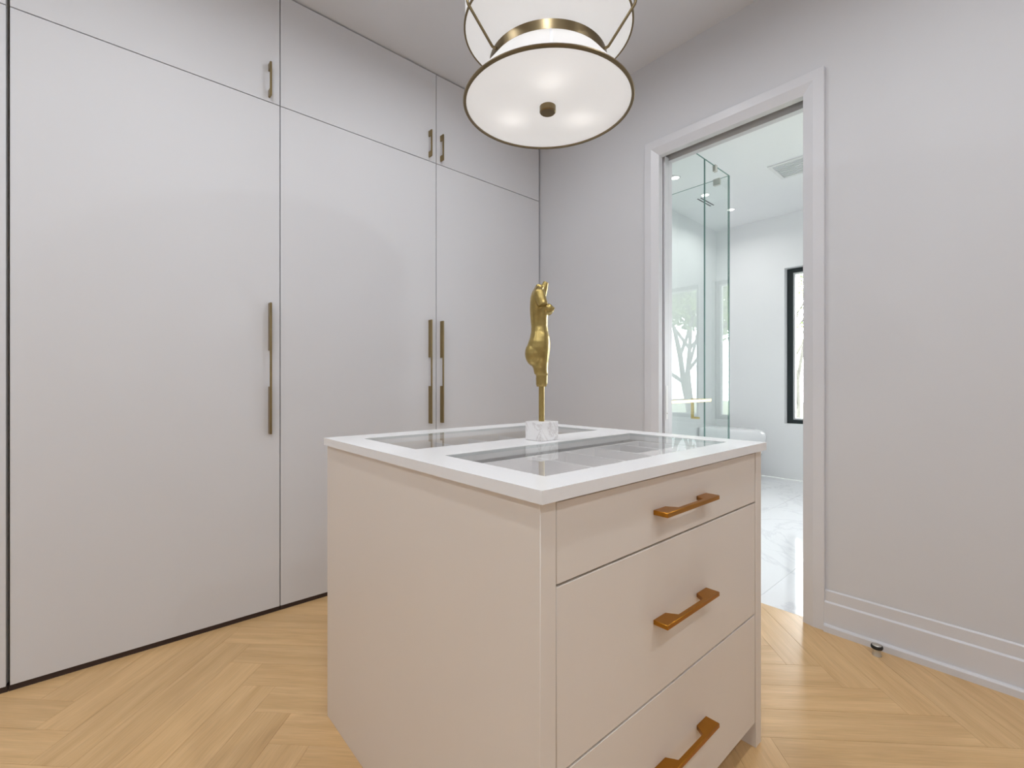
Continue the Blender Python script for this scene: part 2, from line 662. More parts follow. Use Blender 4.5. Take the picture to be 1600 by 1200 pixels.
# baseboards
BB = [(0, 0), (-0.030, 0), (-0.030, 0.026), (-0.026, 0.032), (-0.016, 0.033), (-0.016, 0.128), (-0.008, 0.134),
      (-0.008, 0.178), (-0.004, 0.183), (0, 0.183)]
m = MB().prism([(XD + a, b) for a, b in BB], 1, YB, DY0 - CW)
struct(m.build('baseboard_right', 'trim_paint', smooth=20), 'tall white stepped baseboard beside the doorway casing', 'baseboard')
m = MB().prism([(XD + a, b) for a, b in BB], 1, DY1 + CW, YW - 0.002)
struct(m.build('baseboard_corner', 'trim_paint', smooth=20), 'white baseboard between the doorway and the wardrobes', 'baseboard')

# ---- bathroom windows
for i, (y0, y1, z0, z1) in enumerate(WINS):
    w = thing('window_%d' % (i + 1), (XF + 0.12, (y0 + y1) / 2, z0),
              ['black framed bathroom window beside the toilet', 'black framed bathroom window beyond the bathtub'][i], 'window')
    w['kind'] = 'structure'
    fw = 0.062
    xa, xb = XF + 0.09, XF + 0.17
    mm = MB()
    mm.box((xa, y0 + .002, z0 + .002), (xb, y0 + fw, z1 - .002)).box((xa, y1 - fw, z0 + .002), (xb, y1 - .002, z1 - .002))
    mm.box((xa, y0 + fw, z0 + .002), (xb, y1 - fw, z0 + 0.045)).box((xa, y0 + fw, z1 - 0.05), (xb, y1 - fw, z1 - .002))
    mm.build('window_frame', 'frame_black', w)
    yc = (y0 + y1) / 2
    box('mullion', (xa, yc - 0.03, z0 + 0.045), (xb, yc + 0.03, z1 - 0.05), 'frame_black', w)
    for a, b in ((y0 + fw, yc - 0.03), (yc + 0.03, y1 - fw)):
        mm = MB()
        s = 0.018
        mm.box((xa + .015, a, z0 + .045), (xb - .015, a + s, z1 - .05)).box((xa + .015, b - s, z0 + .045), (xb - .015, b, z1 - .05))
        mm.box((xa + .015, a + s, z0 + .045), (xb - .015, b - s, z0 + .045 + s)).box((xa + .015, a + s, z1 - .05 - s), (xb - .015, b - s, z1 - .05))
        mm.build('sash', 'vent_grey', w)
        MB().add([(xa + .04, a + s, z0 + .045 + s), (xa + .04, b - s, z0 + .045 + s), (xa + .04, b - s, z1 - .05 - s), (xa + .04, a + s, z1 - .05 - s)],
                 [(0, 1, 2, 3)]).build('pane', 'window_glass', w)

# ------------------------------------------------------------------ wardrobes


def pull_profile(L, fl, D, t, ch=0.0):
    return [(0, 0), (fl, 0), (fl + ch, D - t), (L - fl - ch, D - t), (L - fl, 0), (L, 0), (L, D), (0, D)]


def wardrobe_pull(xc, z0, z1, fl, parent):
    pr = pull_profile(z1 - z0, fl, 0.034, 0.008)
    m = MB().prism([(YW - d, z0 + l) for l, d in pr], 0, xc - 0.0045, xc + 0.0045)
    return m.build('handle', 'brass_aged', parent, bevel=0.0012, segs=1)


GAP = [-1.16, -0.257, 0.650, 1.542, 2.440]
WLAB = [None,
        'white flat-front wardrobe with brass pulls standing alone, beside the widest dark joint',
        'white flat-front wardrobe whose pulls pair up with those of the corner wardrobe',
        'white flat-front wardrobe in the corner against the bathroom wall']
WLAB[0] = 'white flat-front wardrobe without visible pulls, past the widest dark joint'
HX = [None, 0.601, 1.491, 1.574]
SPLIT = 2.473
for i in range(4):
    x0, x1 = GAP[i], GAP[i + 1]
    gl = 0.005 if i == 1 else 0.002
    gr = 0.005 if i == 0 else 0.002
    if i == 3:
        gr = 0.004
    t = thing('wardrobe', ((x0 + x1) / 2, (YW + 3.05) / 2, 0), WLAB[i], 'wardrobe', 'built-in wardrobes along the wall')
    # open-fronted carcass behind the doors
    m = MB()
    m.box((x0 + .001, YW + 0.024, 0.024), (x0 + .019, 3.045, ZC - 0.012)).box((x1 - .019, YW + 0.024, 0.024), (x1 - .001, 3.045, ZC - 0.012))
    m.box((x0 + .019, YW + 0.024, 0.024), (x1 - .019, 3.045, 0.042)).box((x0 + .019, YW + 0.024, ZC - 0.030), (x1 - .019, 3.045, ZC - 0.012))
    m.box((x0 + .019, YW + 0.024, SPLIT - .009), (x1 - .019, 3.045, SPLIT + .009)).box((x0 + .019, 3.03, 0.042), (x1 - .019, 3.045, ZC - 0.030))
    m.build('carcass', 'carcass', t)
    box('toe_kick', (x0 + .001, YW + 0.004, 0.0), (x1 - .001, YW + 0.045, 0.0215), 'gap_shade_dark', t)  # dark strip just behind the door face, painting the toe recess's shade
    dl = box('door', (x0 + gl, YW, 0.022), (x1 - gr, YW + 0.022, SPLIT - 0.002), 'laminate', t, bevel=0.0008)
    du = box('door', (x0 + gl, YW, SPLIT + 0.002), (x1 - gr, YW + 0.022, ZC - 0.008), 'laminate', t, bevel=0.0008)
    if HX[i]:
        wardrobe_pull(HX[i], 0.870, 1.500, 0.228, dl)
        wardrobe_pull(HX[i], SPLIT + 0.020, SPLIT + 0.180, 0.034, du)
        # little end pads of the short upper pulls read as pieces of the handle itself

# ------------------------------------------------------------------ island
IX0, IX1, IY0, IY1 = 0.562, 1.530, 0.562, 1.568
CT0, CT1 = 0.906, 0.930                     # counter slab underside, top
isl = thing('island_cabinet', ((IX0 + IX1) / 2, (IY0 + IY1) / 2, 0),
            'cream island cabinet with three drawers and brass pulls under the white counter', 'cabinet')
SP = 0.040
box('side_panel', (IX0, IY0, 0), (IX0 + SP, IY1, CT0), 'island_laminate', isl, bevel=0.001)
box('side_panel', (IX1 - SP, IY0, 0), (IX1, IY1, CT0), 'island_laminate', isl, bevel=0.001)
box('back_panel', (IX0 + SP, IY1 - 0.02, 0), (IX1 - SP, IY1, CT0), 'island_laminate', isl)
box('bottom_panel', (IX0 + SP, IY0 + 0.03, 0.085), (IX1 - SP, IY1 - 0.02, 0.10), 'carcass', isl)
box('divider_panel', (IX0 + SP, 1.045, 0.10), (IX1 - SP, 1.063, CT0), 'tray_felt', isl)
box('toe_kick', (IX0 + SP, IY0 + 0.075, 0.0), (IX1 - SP, IY0 + 0.09, 0.085), 'island_laminate', isl)
DX0, DX1 = IX0 + SP + 0.003, IX1 - SP - 0.003
box('drawer_gap_shade', (IX0 + SP, IY0 + 0.0225, 0.10), (IX1 - SP, IY0 + 0.0238, CT0), 'gap_shade_dark', isl)  # dark sheet put in as the shade between the drawer fronts
for j, (z0, z1) in enumerate(((0.7520, 0.8985), (0.4110, 0.7470), (0.078, 0.4060))):
    d = box('drawer', (DX0, IY0 + 0.002, z0), (DX1, IY0 + 0.022, z1), 'island_laminate', isl, bevel=0.0008)
    d['label'] = ['shallow top drawer front', 'deep middle drawer front', 'deep bottom drawer front'][j]
    zc = (0.823, 0.578, 0.245)[j]
    L_ = 0.250
    xc = 1.045
    pr = pull_profile(L_, 0.050, 0.036, 0.012, 0.016)
    m = MB().prism([(xc - L_ / 2 + l, IY0 + 0.002 - dd) for l, dd in pr], 2, zc - 0.0055, zc + 0.0055)
    m.build('handle', 'brass_orange', d, bevel=0.0012, segs=1)

# display compartments under the glass (near pane: jewellery tray with dividers)
P1 = (0.645, 1.450, 1.130, 1.470)   # far pane  x0 x1 y0 y1
P2 = (0.645, 1.450, 0.632, 0.985)   # near pane
FZ = 0.805
box('tray_floor', (IX0 + SP, IY0 + 0.024, FZ - 0.01), (IX1 - SP, 1.045, FZ), 'tray_felt', isl)
tray = MB()
rz0, rz1 = FZ, 0.905
RY = 0.936
tray.box((0.650, RY, rz0), (1.445, RY + 0.012, rz1))
tray.box((0.650, 0.628, rz0), (1.445, 0.636, 0.872))
tray.box((0.650, 0.636, rz0), (0.662, RY, rz1)).box((1.433, 0.636, rz0), (1.445, RY, rz1))
tray = tray.build('jewellery_tray', 'tray_rail', isl)
tray['label'] = 'white divided jewellery tray under the glass'
for xx in (0.910, 1.050, 1.190, 1.325):
    box('tray_divider', (xx - .006, 0.636, FZ), (xx + .006, RY, 0.903), 'tray_rail', tray)
for xa, xb in ((1.196, 1.319), (1.331, 1.433)):
    box('tray_divider', (xa, 0.784, FZ), (xb, 0.794, 0.902), 'tray_rail', tray)
box('tray_floor', (IX0 + SP, 1.063, FZ - 0.01), (IX1 - SP, IY1 - 0.02, FZ), 'tray_felt', isl)
for xx in (0.80, 0.96, 1.12, 1.28):
    box('tray_divider', (xx - .004, 1.08, FZ), (xx + .004, 1.53, 0.885), 'tray_rail', isl)

for yl, tilt, pw in ((0.618, 62, 0.40), (1.088, 40, 0.42)):  # LED strips added as the likely light inside the glass compartments
    box('added_led_strip', (0.66, yl - 0.005, CT0 - 0.008), (1.43, yl + 0.005, CT0 - 0.0005), 'led_lens', isl)
    ld = bpy.data.lights.new('added_led_light', 'AREA')
    ld.shape = 'RECTANGLE'
    ld.size, ld.size_y = 0.76, 0.01
    ld.energy = pw
    ld.color = (1.0, 0.97, 0.96)
    lo = bpy.data.objects.new('added_led_light', ld)
    lo.location = Vector((1.045, yl, CT0 - 0.010)) - isl.location
    lo.rotation_euler = (math.radians(tilt), 0, 0)
    lo.parent = isl
    COL.objects.link(lo)

# countertop: a slab with two openings, glass let in flush
ct = thing('countertop', ((IX0 + IX1) / 2, (IY0 + IY1) / 2, CT0), 'white quartz countertop with two flush glass panes on the island', 'countertop')
cx0, cx1, cy0, cy1 = 0.553, 1.537, 0.549, 1.575
xs = [cx0, P1[0], P1[1], cx1]
yy = [cy0, P2[2], P2[3], P1[2], P1[3], cy1]
m = MB()
hole = {(1, 1), (1, 3)}
for zz, top in ((CT0, False), (CT1, True)):
    base = len(m.v)
    vv = [(a, b, zz) for b in yy for a in xs]
    ff = []
    for jy in range(5):
        for jx in range(3):
            if (jx, jy) in hole:
                continue
            q = [jy * 4 + jx, jy * 4 + jx + 1, (jy + 1) * 4 + jx + 1, (jy + 1) * 4 + jx]
            ff.append(tuple(q if top else q[::-1]))
    m.add(vv, ff)


def wall_quad(a, b):
    m.add([(a[0], a[1], CT0), (b[0], b[1], CT0), (b[0], b[1], CT1), (a[0], a[1], CT1)], [(0, 1, 2, 3)])


for jx in range(3):
    wall_quad((xs[jx], cy0), (xs[jx + 1], cy0))
    wall_quad((xs[jx + 1], cy1), (xs[jx], cy1))
for jy in range(5):
    wall_quad((cx1, yy[jy]), (cx1, yy[jy + 1]))
    wall_quad((cx0, yy[jy + 1]), (cx0, yy[jy]))
for (a0, a1, b0, b1) in (P1, P2):
    wall_quad((a0, b0), (a0, b1))
    wall_quad((a0, b1), (a1, b1))
    wall_quad((a1, b1), (a1, b0))
    wall_quad((a1, b0), (a0, b0))
m.build('slab', 'quartz', ct)
for (a0, a1, b0, b1) in (P1, P2):
    g = MB()
    e = 0.0015
    g.box((a0 + e, b0 + e, CT1 - 0.009), (a1 - e, b1 - e, CT1 - 0.001))
    g.mi = [0, 0, 1, 1, 1, 1]
    g.f = [g.f[1]] + g.f[2:]          # a pane reads by its top face and its edges
    g.mi = [0, 1, 1, 1, 1]
    g.build('glass_insert', ['counter_glass', 'silicone_edge'], ct)

# ------------------------------------------------------------------ torso statuette on a marble block
SX, SY = 1.061, 1.055
st = thing('torso_statuette', (SX, SY, CT1), 'gold torso statuette on a rod and white marble block', 'statuette')
box('marble_base', (1.022, 1.019, CT1), (1.102, 1.091, CT1 + 0.060), 'marble_block', st, bevel=0.0015)
m = MB().tube([(SX, SY, CT1 + 0.060), (SX, SY, 1.125)], 0.0092, seg=16)
m.build('rod', 'gold_cast', st, smooth=40)
K = 0.002068


def sv(v):
    return CAM_H - (v - 600) * K


ang = math.radians(-41.5 - 3)
ux, uy = math.cos(ang), math.sin(ang)        # facing direction
wx, wy = -uy, ux                              # her left


def tp(fr, lat, z):
    return (SX + ux * fr + wx * lat, SY + uy * fr + wy * lat, z)


# rows: image row, back, front (pixels from the rod's centre line), half width (m)
ROWS = [(601, -9.0, 9.0, .020), (586, -10.0, 9.5, .0225), (584, -12.5, 10.0, .029), (575, -14.5, 10.0, .032), (567, -19.5, 10.5, .036),
        (560, -25, 11.5, .041), (552, -26.5, 12.5, .044), (544, -25.0, 13.5, .0455), (535, -22, 13.6, .044), (527, -18.8, 12.6, .040),
        (519, -17.2, 10.6, .0345), (511, -17.0, 9.6, .0315), (502, -17.8, 9.6, .032), (493, -18.5, 10.3, .035), (484, -19.0, 11.0, .0385),
        (474, -18.8, 9.5, .042), (465, -17.8, 6.5, .045), (458, -15.5, 4.0, .043), (452, -12.0, 1.0, .030), (449, -9.5, -2.0, .016)]
m = MB()
seg = 28
vs_, fs = [], []
for (v, b, f, hw) in ROWS:
    c_, h_ = (b + f) / 2 * K, (f - b) / 2 * K
    for k in range(seg):
        a = 2 * PI * k / seg
        ca, sa = math.cos(a), math.sin(a)
        n_ = 2.35
        rr = (abs(ca) ** n_ + abs(sa) ** n_) ** (-1 / n_)
        # groove along the spine and between the thighs
        gr_ = 0.0
        if v > 530 and abs(sa) < 0.5 and ca < 0:
            gr_ = 0.006 * (1 - abs(sa) / 0.5)
        if 460 < v < 530 and abs(sa) < 0.35 and ca < 0:
            gr_ = 0.0035 * (1 - abs(sa) / 0.35)
        vs_.append(tp(c_ + h_ * ca * rr + gr_, hw * sa * rr, sv(v)))
nr = len(ROWS)
for i in range(nr - 1):
    for k in range(seg):
        k2 = (k + 1) % seg
        fs.append((i * seg + k, i * seg + k2, (i + 1) * seg + k2, (i + 1) * seg + k))
fs.append(tuple(range(seg - 1, -1, -1)))
fs.append(tuple((nr - 1) * seg + k for k in range(seg)))
m.add(vs_, fs)
R3 = Matrix.Rotation(ang, 3, 'Z')
for s in (-1, 1):
    m.ellipsoid(tp(0.0190, s * 0.0180, sv(484)), (0.0195, 0.0165, 0.0170), R3)         # breast
    m.ellipsoid(tp(0.0360, s * 0.0205, sv(483.5)), (0.0060, 0.0050, 0.0050), R3)
    m.ellipsoid(tp(-0.0235, s * 0.0205, sv(553)), (0.0300, 0.0250, 0.0400), R3)         # buttock
    m.ellipsoid(tp(-0.014, s * 0.0185, sv(470)), (0.020, 0.018, 0.028), R3)           # shoulder blade
# arm stumps: the one towards the island front hangs and is cut off, the other is raised
a0_, a1_ = Vector(tp(-0.008, -0.036, sv(462))), Vector(tp(0.004, -0.047, sv(481)))
m.tube([a0_, (a0_ + a1_) / 2, a1_], [0.018, 0.0175, 0.0155], seg=16)
m.ellipsoid(a0_, (0.0185, 0.018, 0.018), None)
b0_, b1_ = Vector(tp(-0.002, 0.028, sv(460))), Vector(tp(0.015, 0.024, sv(438)))
m.tube([b0_, (b0_ + b1_) / 2, b1_], [0.0175, 0.0140, 0.0080], seg=16)
n0_, n1_ = Vector(tp(-0.012, 0.0, sv(455))), Vector(tp(-0.004, 0.002, sv(446)))
m.tube([n0_, n1_], [0.0155, 0.0125], seg=16)
tor = m.build('torso', 'gold_cast', st, smooth=80)
rm = tor.modifiers.new('remesh', 'REMESH')
rm.mode = 'VOXEL'
rm.voxel_size = 0.0019
rm.use_smooth_shade = True
sm = tor.modifiers.new('smooth', 'SMOOTH')
sm.factor = 0.5
sm.iterations = 2
# the socket between thighs and rod
m = MB().lathe([(0, sv(604)), (0.0155, sv(604)), (0.018, sv(600)), (0.0185, sv(590)), (0, sv(590))], (SX, SY), seg=24)
m.build('socket', 'gold_cast', st, smooth=50)

# ------------------------------------------------------------------ pendant lamp above the island
PX, PY = 1.074, 1.040
ZP = 2.008
pen = thing('pendant_lamp', (PX, PY, ZP), 'white hourglass pendant lamp with aged brass rings above the island', 'pendant lamp')
C2 = (PX, PY)
RB, RWST, RT = 0.268, 0.186, 0.268
ZW0, ZW1, ZT = 2.113, 2.141, 2.240
m = MB().lathe([(RB - 0.006, ZP - 0.004), (RB + 0.002, ZP - 0.004), (RB + 0.004, ZP - 0.001), (RB + 0.002, ZP + 0.004), (RB - 0.004, ZP + 0.004), (RB - 0.006, ZP)], C2, seg=96, closed=True)
m.build('bottom_ring', 'brass_bronze', pen, smooth=40)
m = MB().lathe([(0, ZP - 0.004), (0.08, ZP - 0.0035), (0.16, ZP - 0.0015), (0.22, ZP + 0.001), (RB - 0.005, ZP + 0.001)], C2, seg=96)
m.build('diffuser', 'lamp_diffuser', pen, smooth=60)
m = MB().lathe([(0, ZP - 0.024), (0.023, ZP - 0.024), (0.026, ZP - 0.021), (0.026, ZP - 0.004), (0, ZP - 0.004)], C2, seg=40)
m.build('finial', 'brass_bronze', pen, smooth=40)
m = MB().lathe([(RB - 0.003, ZP + 0.003), (RWST - 0.002, ZW0 + 0.004)], C2, seg=96)
m.build('lower_shade', 'lamp_linen', pen, smooth=60)
ls = bpy.data.objects['lower_shade']
aa = YAW + PI - math.radians(2)
for da in (0, 120, 240):
    a_ = aa + math.radians(da)
    w_ = 0.018
    q = []
    for r_, z_ in ((RB - 0.002, ZP + 0.004), (RWST - 0.0008, ZW0 + 0.004)):
        for sgn in (-1, 1):
            q.append((PX + math.cos(a_ + sgn * w_) * r_, PY + math.sin(a_ + sgn * w_) * r_, z_))
    MB().add(q, [(0, 1, 3, 2)]).build('seam', 'linen_seam', ls)
m = MB().lathe([(RWST - 0.003, ZW0), (RWST + 0.002, ZW0), (RWST + 0.002, ZW1), (RWST - 0.003, ZW1)], C2, seg=96, closed=True)
m.build('waist_band', 'brass_bronze', pen, smooth=40)
m = MB().lathe([(RWST - 0.002, ZW1 - 0.004), (RT - 0.003, ZT), (RT - 0.003, ZT + 0.30)], C2, seg=96)
m.build('upper_shade', 'lamp_linen', pen, smooth=30)
m = MB().lathe([(RT - 0.004, ZT - 0.002), (RT + 0.0015, ZT - 0.002), (RT + 0.0015, ZT + 0.003), (RT - 0.004, ZT + 0.003)], C2, seg=96, closed=True)
m.build('rim_wire', 'brass_bronze', pen, smooth=40)
m = MB().lathe([(0, ZT + 0.296), (RT - 0.004, ZT + 0.296)], C2, seg=96)
m.build('top_diffuser', 'lamp_diffuser', pen)
m = MB().tube([(PX, PY, ZT + 0.29), (PX, PY, ZC - 0.02)], 0.008, seg=14)
m.build('stem', 'brass_bronze', pen, smooth=40)
m = MB().lathe([(0, ZC), (0.065, ZC), (0.065, ZC - 0.018), (0.055, ZC - 0.024), (0, ZC - 0.024)], C2, seg=40)
m.build('ceiling_canopy', 'brass_bronze', pen, smooth=40)
for da in (60, -60, 180):
    aa = YAW + PI + math.radians(da)
    ca, sa = math.cos(aa), math.sin(aa)

    def rp(r, z):
        return (PX + ca * r, PY + sa * r, z)
    pts = [rp(RWST, ZW0 + 0.012), rp(RWST + 0.010, ZW0 + 0.011), rp(RWST + 0.016, ZW0 + 0.013), rp(RWST + 0.022, ZW0 + 0.020)]
    pts += [rp(RT + 0.013, ZT - 0.020), rp(RT + 0.016, ZT - 0.011), rp(RT + 0.013, ZT - 0.003), rp(RT + 0.004, ZT + 0.001), rp(RT - 0.004, ZT + 0.001)]
    MB().tube(pts, 0.0042, seg=10).build('arm', 'brass_bronze', pen, smooth=60)
for k in range(3):
    aa = math.radians(228.5 + 120 * k)
    bx_, by_ = PX + 0.005 + 0.130 * math.cos(aa), PY + 0.005 + 0.130 * math.sin(aa)
    m = MB().lathe([(0, ZP + 0.062), (0.012, ZP + 0.066), (0.021, ZP + 0.080), (0.022, ZP + 0.092), (0.014, ZP + 0.112), (0.013, ZP + 0.130), (0, ZP + 0.130)], (bx_, by_), seg=16)
    m.build('bulb', 'vent_white', pen, smooth=60)
    ld = bpy.data.lights.new('bulb_light', 'POINT')
    ld.energy = 0.09
    ld.color = (1.0, 0.96, 0.91)
    ld.shadow_soft_size = 0.02
    lo = bpy.data.objects.new('bulb_light', ld)
    lo.location = (bx_ - PX, by_ - PY, 0.055)
    lo.parent = pen
    COL.objects.link(lo)

# ------------------------------------------------------------------ recessed downlights: bathroom, and added ones in the dressing room


def downlight(x, y, z, watts, col, label, group, spread=150):
    t = thing('downlight', (x, y, z), label, 'downlight', group)
    m = MB().lathe([(0.038, z - 0.001), (0.052, z - 0.001), (0.053, z - 0.004), (0.040, z - 0.006), (0.036, z - 0.004)], (x, y), seg=28, closed=True)
    m.build('trim_ring', 'vent_white', t, smooth=40)
    m = MB().lathe([(0, z - 0.0015), (0.037, z - 0.0015)], (x, y), seg=28)
    m.build('lens', 'led_lens', t)
    ld = bpy.data.lights.new('downlight_lamp', 'AREA')
    ld.shape = 'DISK'
    ld.size = 0.07
    ld.energy = watts
    ld.color = col
    ld.spread = math.radians(spread)
    lo = bpy.data.objects.new('downlight_lamp', ld)
    lo.location = (0, 0, -0.009)
    lo.parent = t
    COL.objects.link(lo)


for (x, y) in DRESS_ADDED_LIGHTS:  # invented ceiling lamps, out of view, that light the dressing room
    downlight(x, y, ZC, DRESS_W, DRESS_COL, 'added unseen downlight in the dressing room ceiling', 'added dressing room downlights', 172)
for (x, y) in BATH_LIGHTS:
    downlight(x, y, ZB, BATH_W, BATH_COL, 'small round recessed downlight in the bathroom ceiling', 'bathroom downlights')

# ------------------------------------------------------------------ door stop on the floor
ds = thing('door_stop', (2.372, 0.427, 0), 'small brass floor door stop with a black rubber ring by the baseboard', 'door stop')
m = MB().lathe([(0, 0), (0.0165, 0), (0.0165, 0.003), (0.0150, 0.005), (0.0150, 0.028), (0, 0.028)], (2.372, 0.427), seg=28)
m.build('post', 'steel_satin', ds, smooth=40)
m = MB().lathe([(0.013, 0.027), (0.0185, 0.028), (0.0205, 0.032), (0.0205, 0.037), (0.0185, 0.041), (0.013, 0.041)], (2.372, 0.427), seg=28, closed=True)
m.build('rubber_ring', 'rubber_black', ds, smooth=60)
m = MB().lathe([(0, 0.028), (0.016, 0.028), (0.016, 0.042), (0.013, 0.044), (0, 0.0445)], (2.372, 0.427), seg=28)
m.build('cap', 'steel_satin', ds, smooth=60)

# ------------------------------------------------------------------ shower enclosure
YA, XA0, XA1, XR = 1.640, XD + WT + 0.012, 3.383, 3.803
ZG = 2.80
sh = thing('shower_enclosure', ((XA0 + XR) / 2, (YA + YBL) / 2, 0), 'frameless clear glass shower enclosure with brass pull, beyond the doorway', 'shower')


def pane(name, lo, hi, axis):
    """box of glass; the two big faces along `axis` are clear, the rim is green"""
    g = MB()
    x0, y0, z0 = lo
    x1, y1, z1 = hi
    if axis == 1:
        ym = (y0 + y1) / 2
        g.add([(x0, ym, z0), (x1, ym, z0), (x1, ym, z1), (x0, ym, z1)], [(0, 1, 2, 3)], 0)
    else:
        xm = (x0 + x1) / 2
        g.add([(xm, y0, z0), (xm, y1, z0), (xm, y1, z1), (xm, y0, z1)], [(0, 1, 2, 3)], 0)
    o_ = g.build(name, 'shower_glass', sh)
    r = MB()
    e = 0.0025
    r.box((x0, y0, z0), (x1, y1, z0 + e)).box((x0, y0, z1 - e), (x1, y1, z1))
    if axis == 1:
        r.box((x0, y0, z0 + e), (x0 + e, y1, z1 - e)).box((x1 - e, y0, z0 + e), (x1, y1, z1 - e))
    else:
        r.box((x0, y0, z0 + e), (x1, y0 + e, z1 - e)).box((x0, y1 - e, z0 + e), (x1, y1, z1 - e))
    r.build('polished_edge', 'glass_edge', o_)
    return o_


gd = pane('glass_door', (XA0, YA - .004, 0.012), (XA1 - 0.004, YA + .004, ZG), 1)
pane('fixed_pane', (XA1, YA - .004, 0.004), (XR, YA + .004, ZG), 1)
pane('return_pane', (XR - 0.008, YA + 0.006, 0.004), (XR, YBL - 0.002, ZG), 0)
box('glass_clip', (3.535, YA - 0.012, ZG - 0.045), (3.570, YA + 0.012, ZG + 0.006), 'steel_satin', sh, bevel=0.002)
box('glass_clip', (XR - 0.018, 1.71, ZG - 0.050), (XR + 0.008, 1.765, ZG + 0.004), 'steel_satin', sh, bevel=0.002)
for z_ in (0.35, 2.45):
    box('hinge', (XA0 - 0.011, YA - 0.018, z_ - 0.045), (XA0 + 0.05, YA + 0.018, z_ + 0.045), 'brass_polished', sh, bevel=0.002)
# towel bar outside, pull inside
m = MB()
zb = 0.992
m.box((2.775, YA - 0.075, zb - 0.009), (3.330, YA - 0.057, zb + 0.009))
m.box((2.800, YA - 0.058, zb - 0.008), (2.818, YA - 0.0055, zb + 0.008)).box((3.300, YA - 0.058, zb - 0.008), (3.318, YA - 0.0055, zb + 0.008))
m.build('towel_bar', 'brass_polished', gd)
m = MB()
m.box((3.300, YA + 0.050, 0.850), (3.318, YA + 0.066, 1.000))
m.box((3.300, YA + 0.0055, 0.850), (3.318, YA + 0.051, 0.866)).box((3.300, YA + 0.0055, 0.984), (3.318, YA + 0.051, 1.000))
m.build('pull_handle', 'brass_polished', gd)

# linear shower grille in the ceiling: two dark slots
for yv in (2.363, 2.397):
    tag(box('slot_grille', (4.785, yv - 0.007, ZB - 0.003), (5.085, yv + 0.007, ZB - 0.0005), 'slot_black'),
        'thin black linear slot in the bathroom ceiling by the downlights', 'air vent', 'linear ceiling slots')
# exhaust fan cover
ev = thing('ceiling_vent', (4.74, 1.40, ZB), 'white square exhaust vent with grey grille in the bathroom ceiling', 'air vent')
mm = MB()
mm.box((4.556, 1.18, ZB - 0.012), (4.585, 1.62, ZB)).box((4.895, 1.18, ZB - 0.012), (4.925, 1.62, ZB))
mm.box((4.585, 1.18, ZB - 0.012), (4.895, 1.21, ZB)).box((4.585, 1.59, ZB - 0.012), (4.895, 1.62, ZB))
mm.build('vent_frame', 'vent_white', ev)
box('grille_back', (4.585, 1.21, ZB - 0.004), (4.895, 1.59, ZB - 0.001), 'vent_grey', ev)
for k in range(9):
    xx = 4.60 + k * 0.035
    box('grille_slat', (xx, 1.215, ZB - 0.011), (xx + 0.014, 1.585, ZB - 0.0045), 'vent_grey', ev)

# ------------------------------------------------------------------ toilet (faces the window side, back on the shower wall)
tl = thing('toilet', (5.62, 2.40, 0), 'white one-piece toilet with thick closed lid against the bathroom wall', 'toilet')
TXc = 5.62


def oval(front, back, hw, z, n=36, p=2.6):
    """plan ring: front/back along -Y/+Y, half width along X, squared at the back"""
    r = []
    cy = (front + back) / 2
    hl = (back - front) / 2
    for k in range(n):
        a = 2 * PI * k / n
        c_, s_ = math.cos(a), math.sin(a)
        pp = p if s_ < 0 else 5.0
        rr = (abs(c_) ** pp + abs(s_) ** pp) ** (-1 / pp)
        r.append((TXc + hw * c_ * rr, cy + hl * s_ * rr, z))
    return r


def loft(rings, name, mat, parent, smooth=50):
    m = MB()
    n = len(rings[0])
    vs_ = [p for r in rings for p in r]
    fs = []
    for i in range(len(rings) - 1):
        for k in range(n):
            k2 = (k + 1) % n
            fs.append((i * n + k, i * n + k2, (i + 1) * n + k2, (i + 1) * n + k))
    fs.append(tuple(range(n - 1, -1, -1)))
    fs.append(tuple((len(rings) - 1) * n + k for k in range(n)))
    m.add(vs_, fs)
    return m.build(name, mat, parent, smooth=smooth)


bk = YBL - 0.004
loft([oval(2.165, bk, 0.15, 0.0), oval(2.155, bk, 0.155, 0.02), oval(2.12, bk, 0.165, 0.18), oval(2.065, bk, 0.182, 0.32), oval(2.045, bk, 0.188, 0.385), oval(2.045, bk, 0.188, 0.408)],
     'bowl', 'porcelain', tl)
loft([oval(2.040, bk, 0.190, 0.414), oval(2.028, bk, 0.194, 0.424), oval(2.020, bk, 0.195, 0.50), oval(2.030, bk, 0.192, 0.548), oval(2.062, bk, 0.180, 0.575), oval(2.13, bk - .02, 0.15, 0.585), oval(2.25, bk - .06, 0.08, 0.588)],
     'lid', 'porcelain', tl)

# ------------------------------------------------------------------ freestanding bathtub under the second window
tub = thing('bathtub', (5.36, -0.05, 0), 'white freestanding oval bathtub under the bathroom windows', 'bathtub')


def tring(hl, hw, z, n=48):
    r = []
    for k in range(n):
        a = 2 * PI * k / n
        c_, s_ = math.cos(a), math.sin(a)
        rr = (abs(c_) ** 2.6 + abs(s_) ** 2.6) ** (-1 / 2.6)
        r.append((5.36 + hw * c_ * rr, -0.05 + hl * s_ * rr, z))
    return r


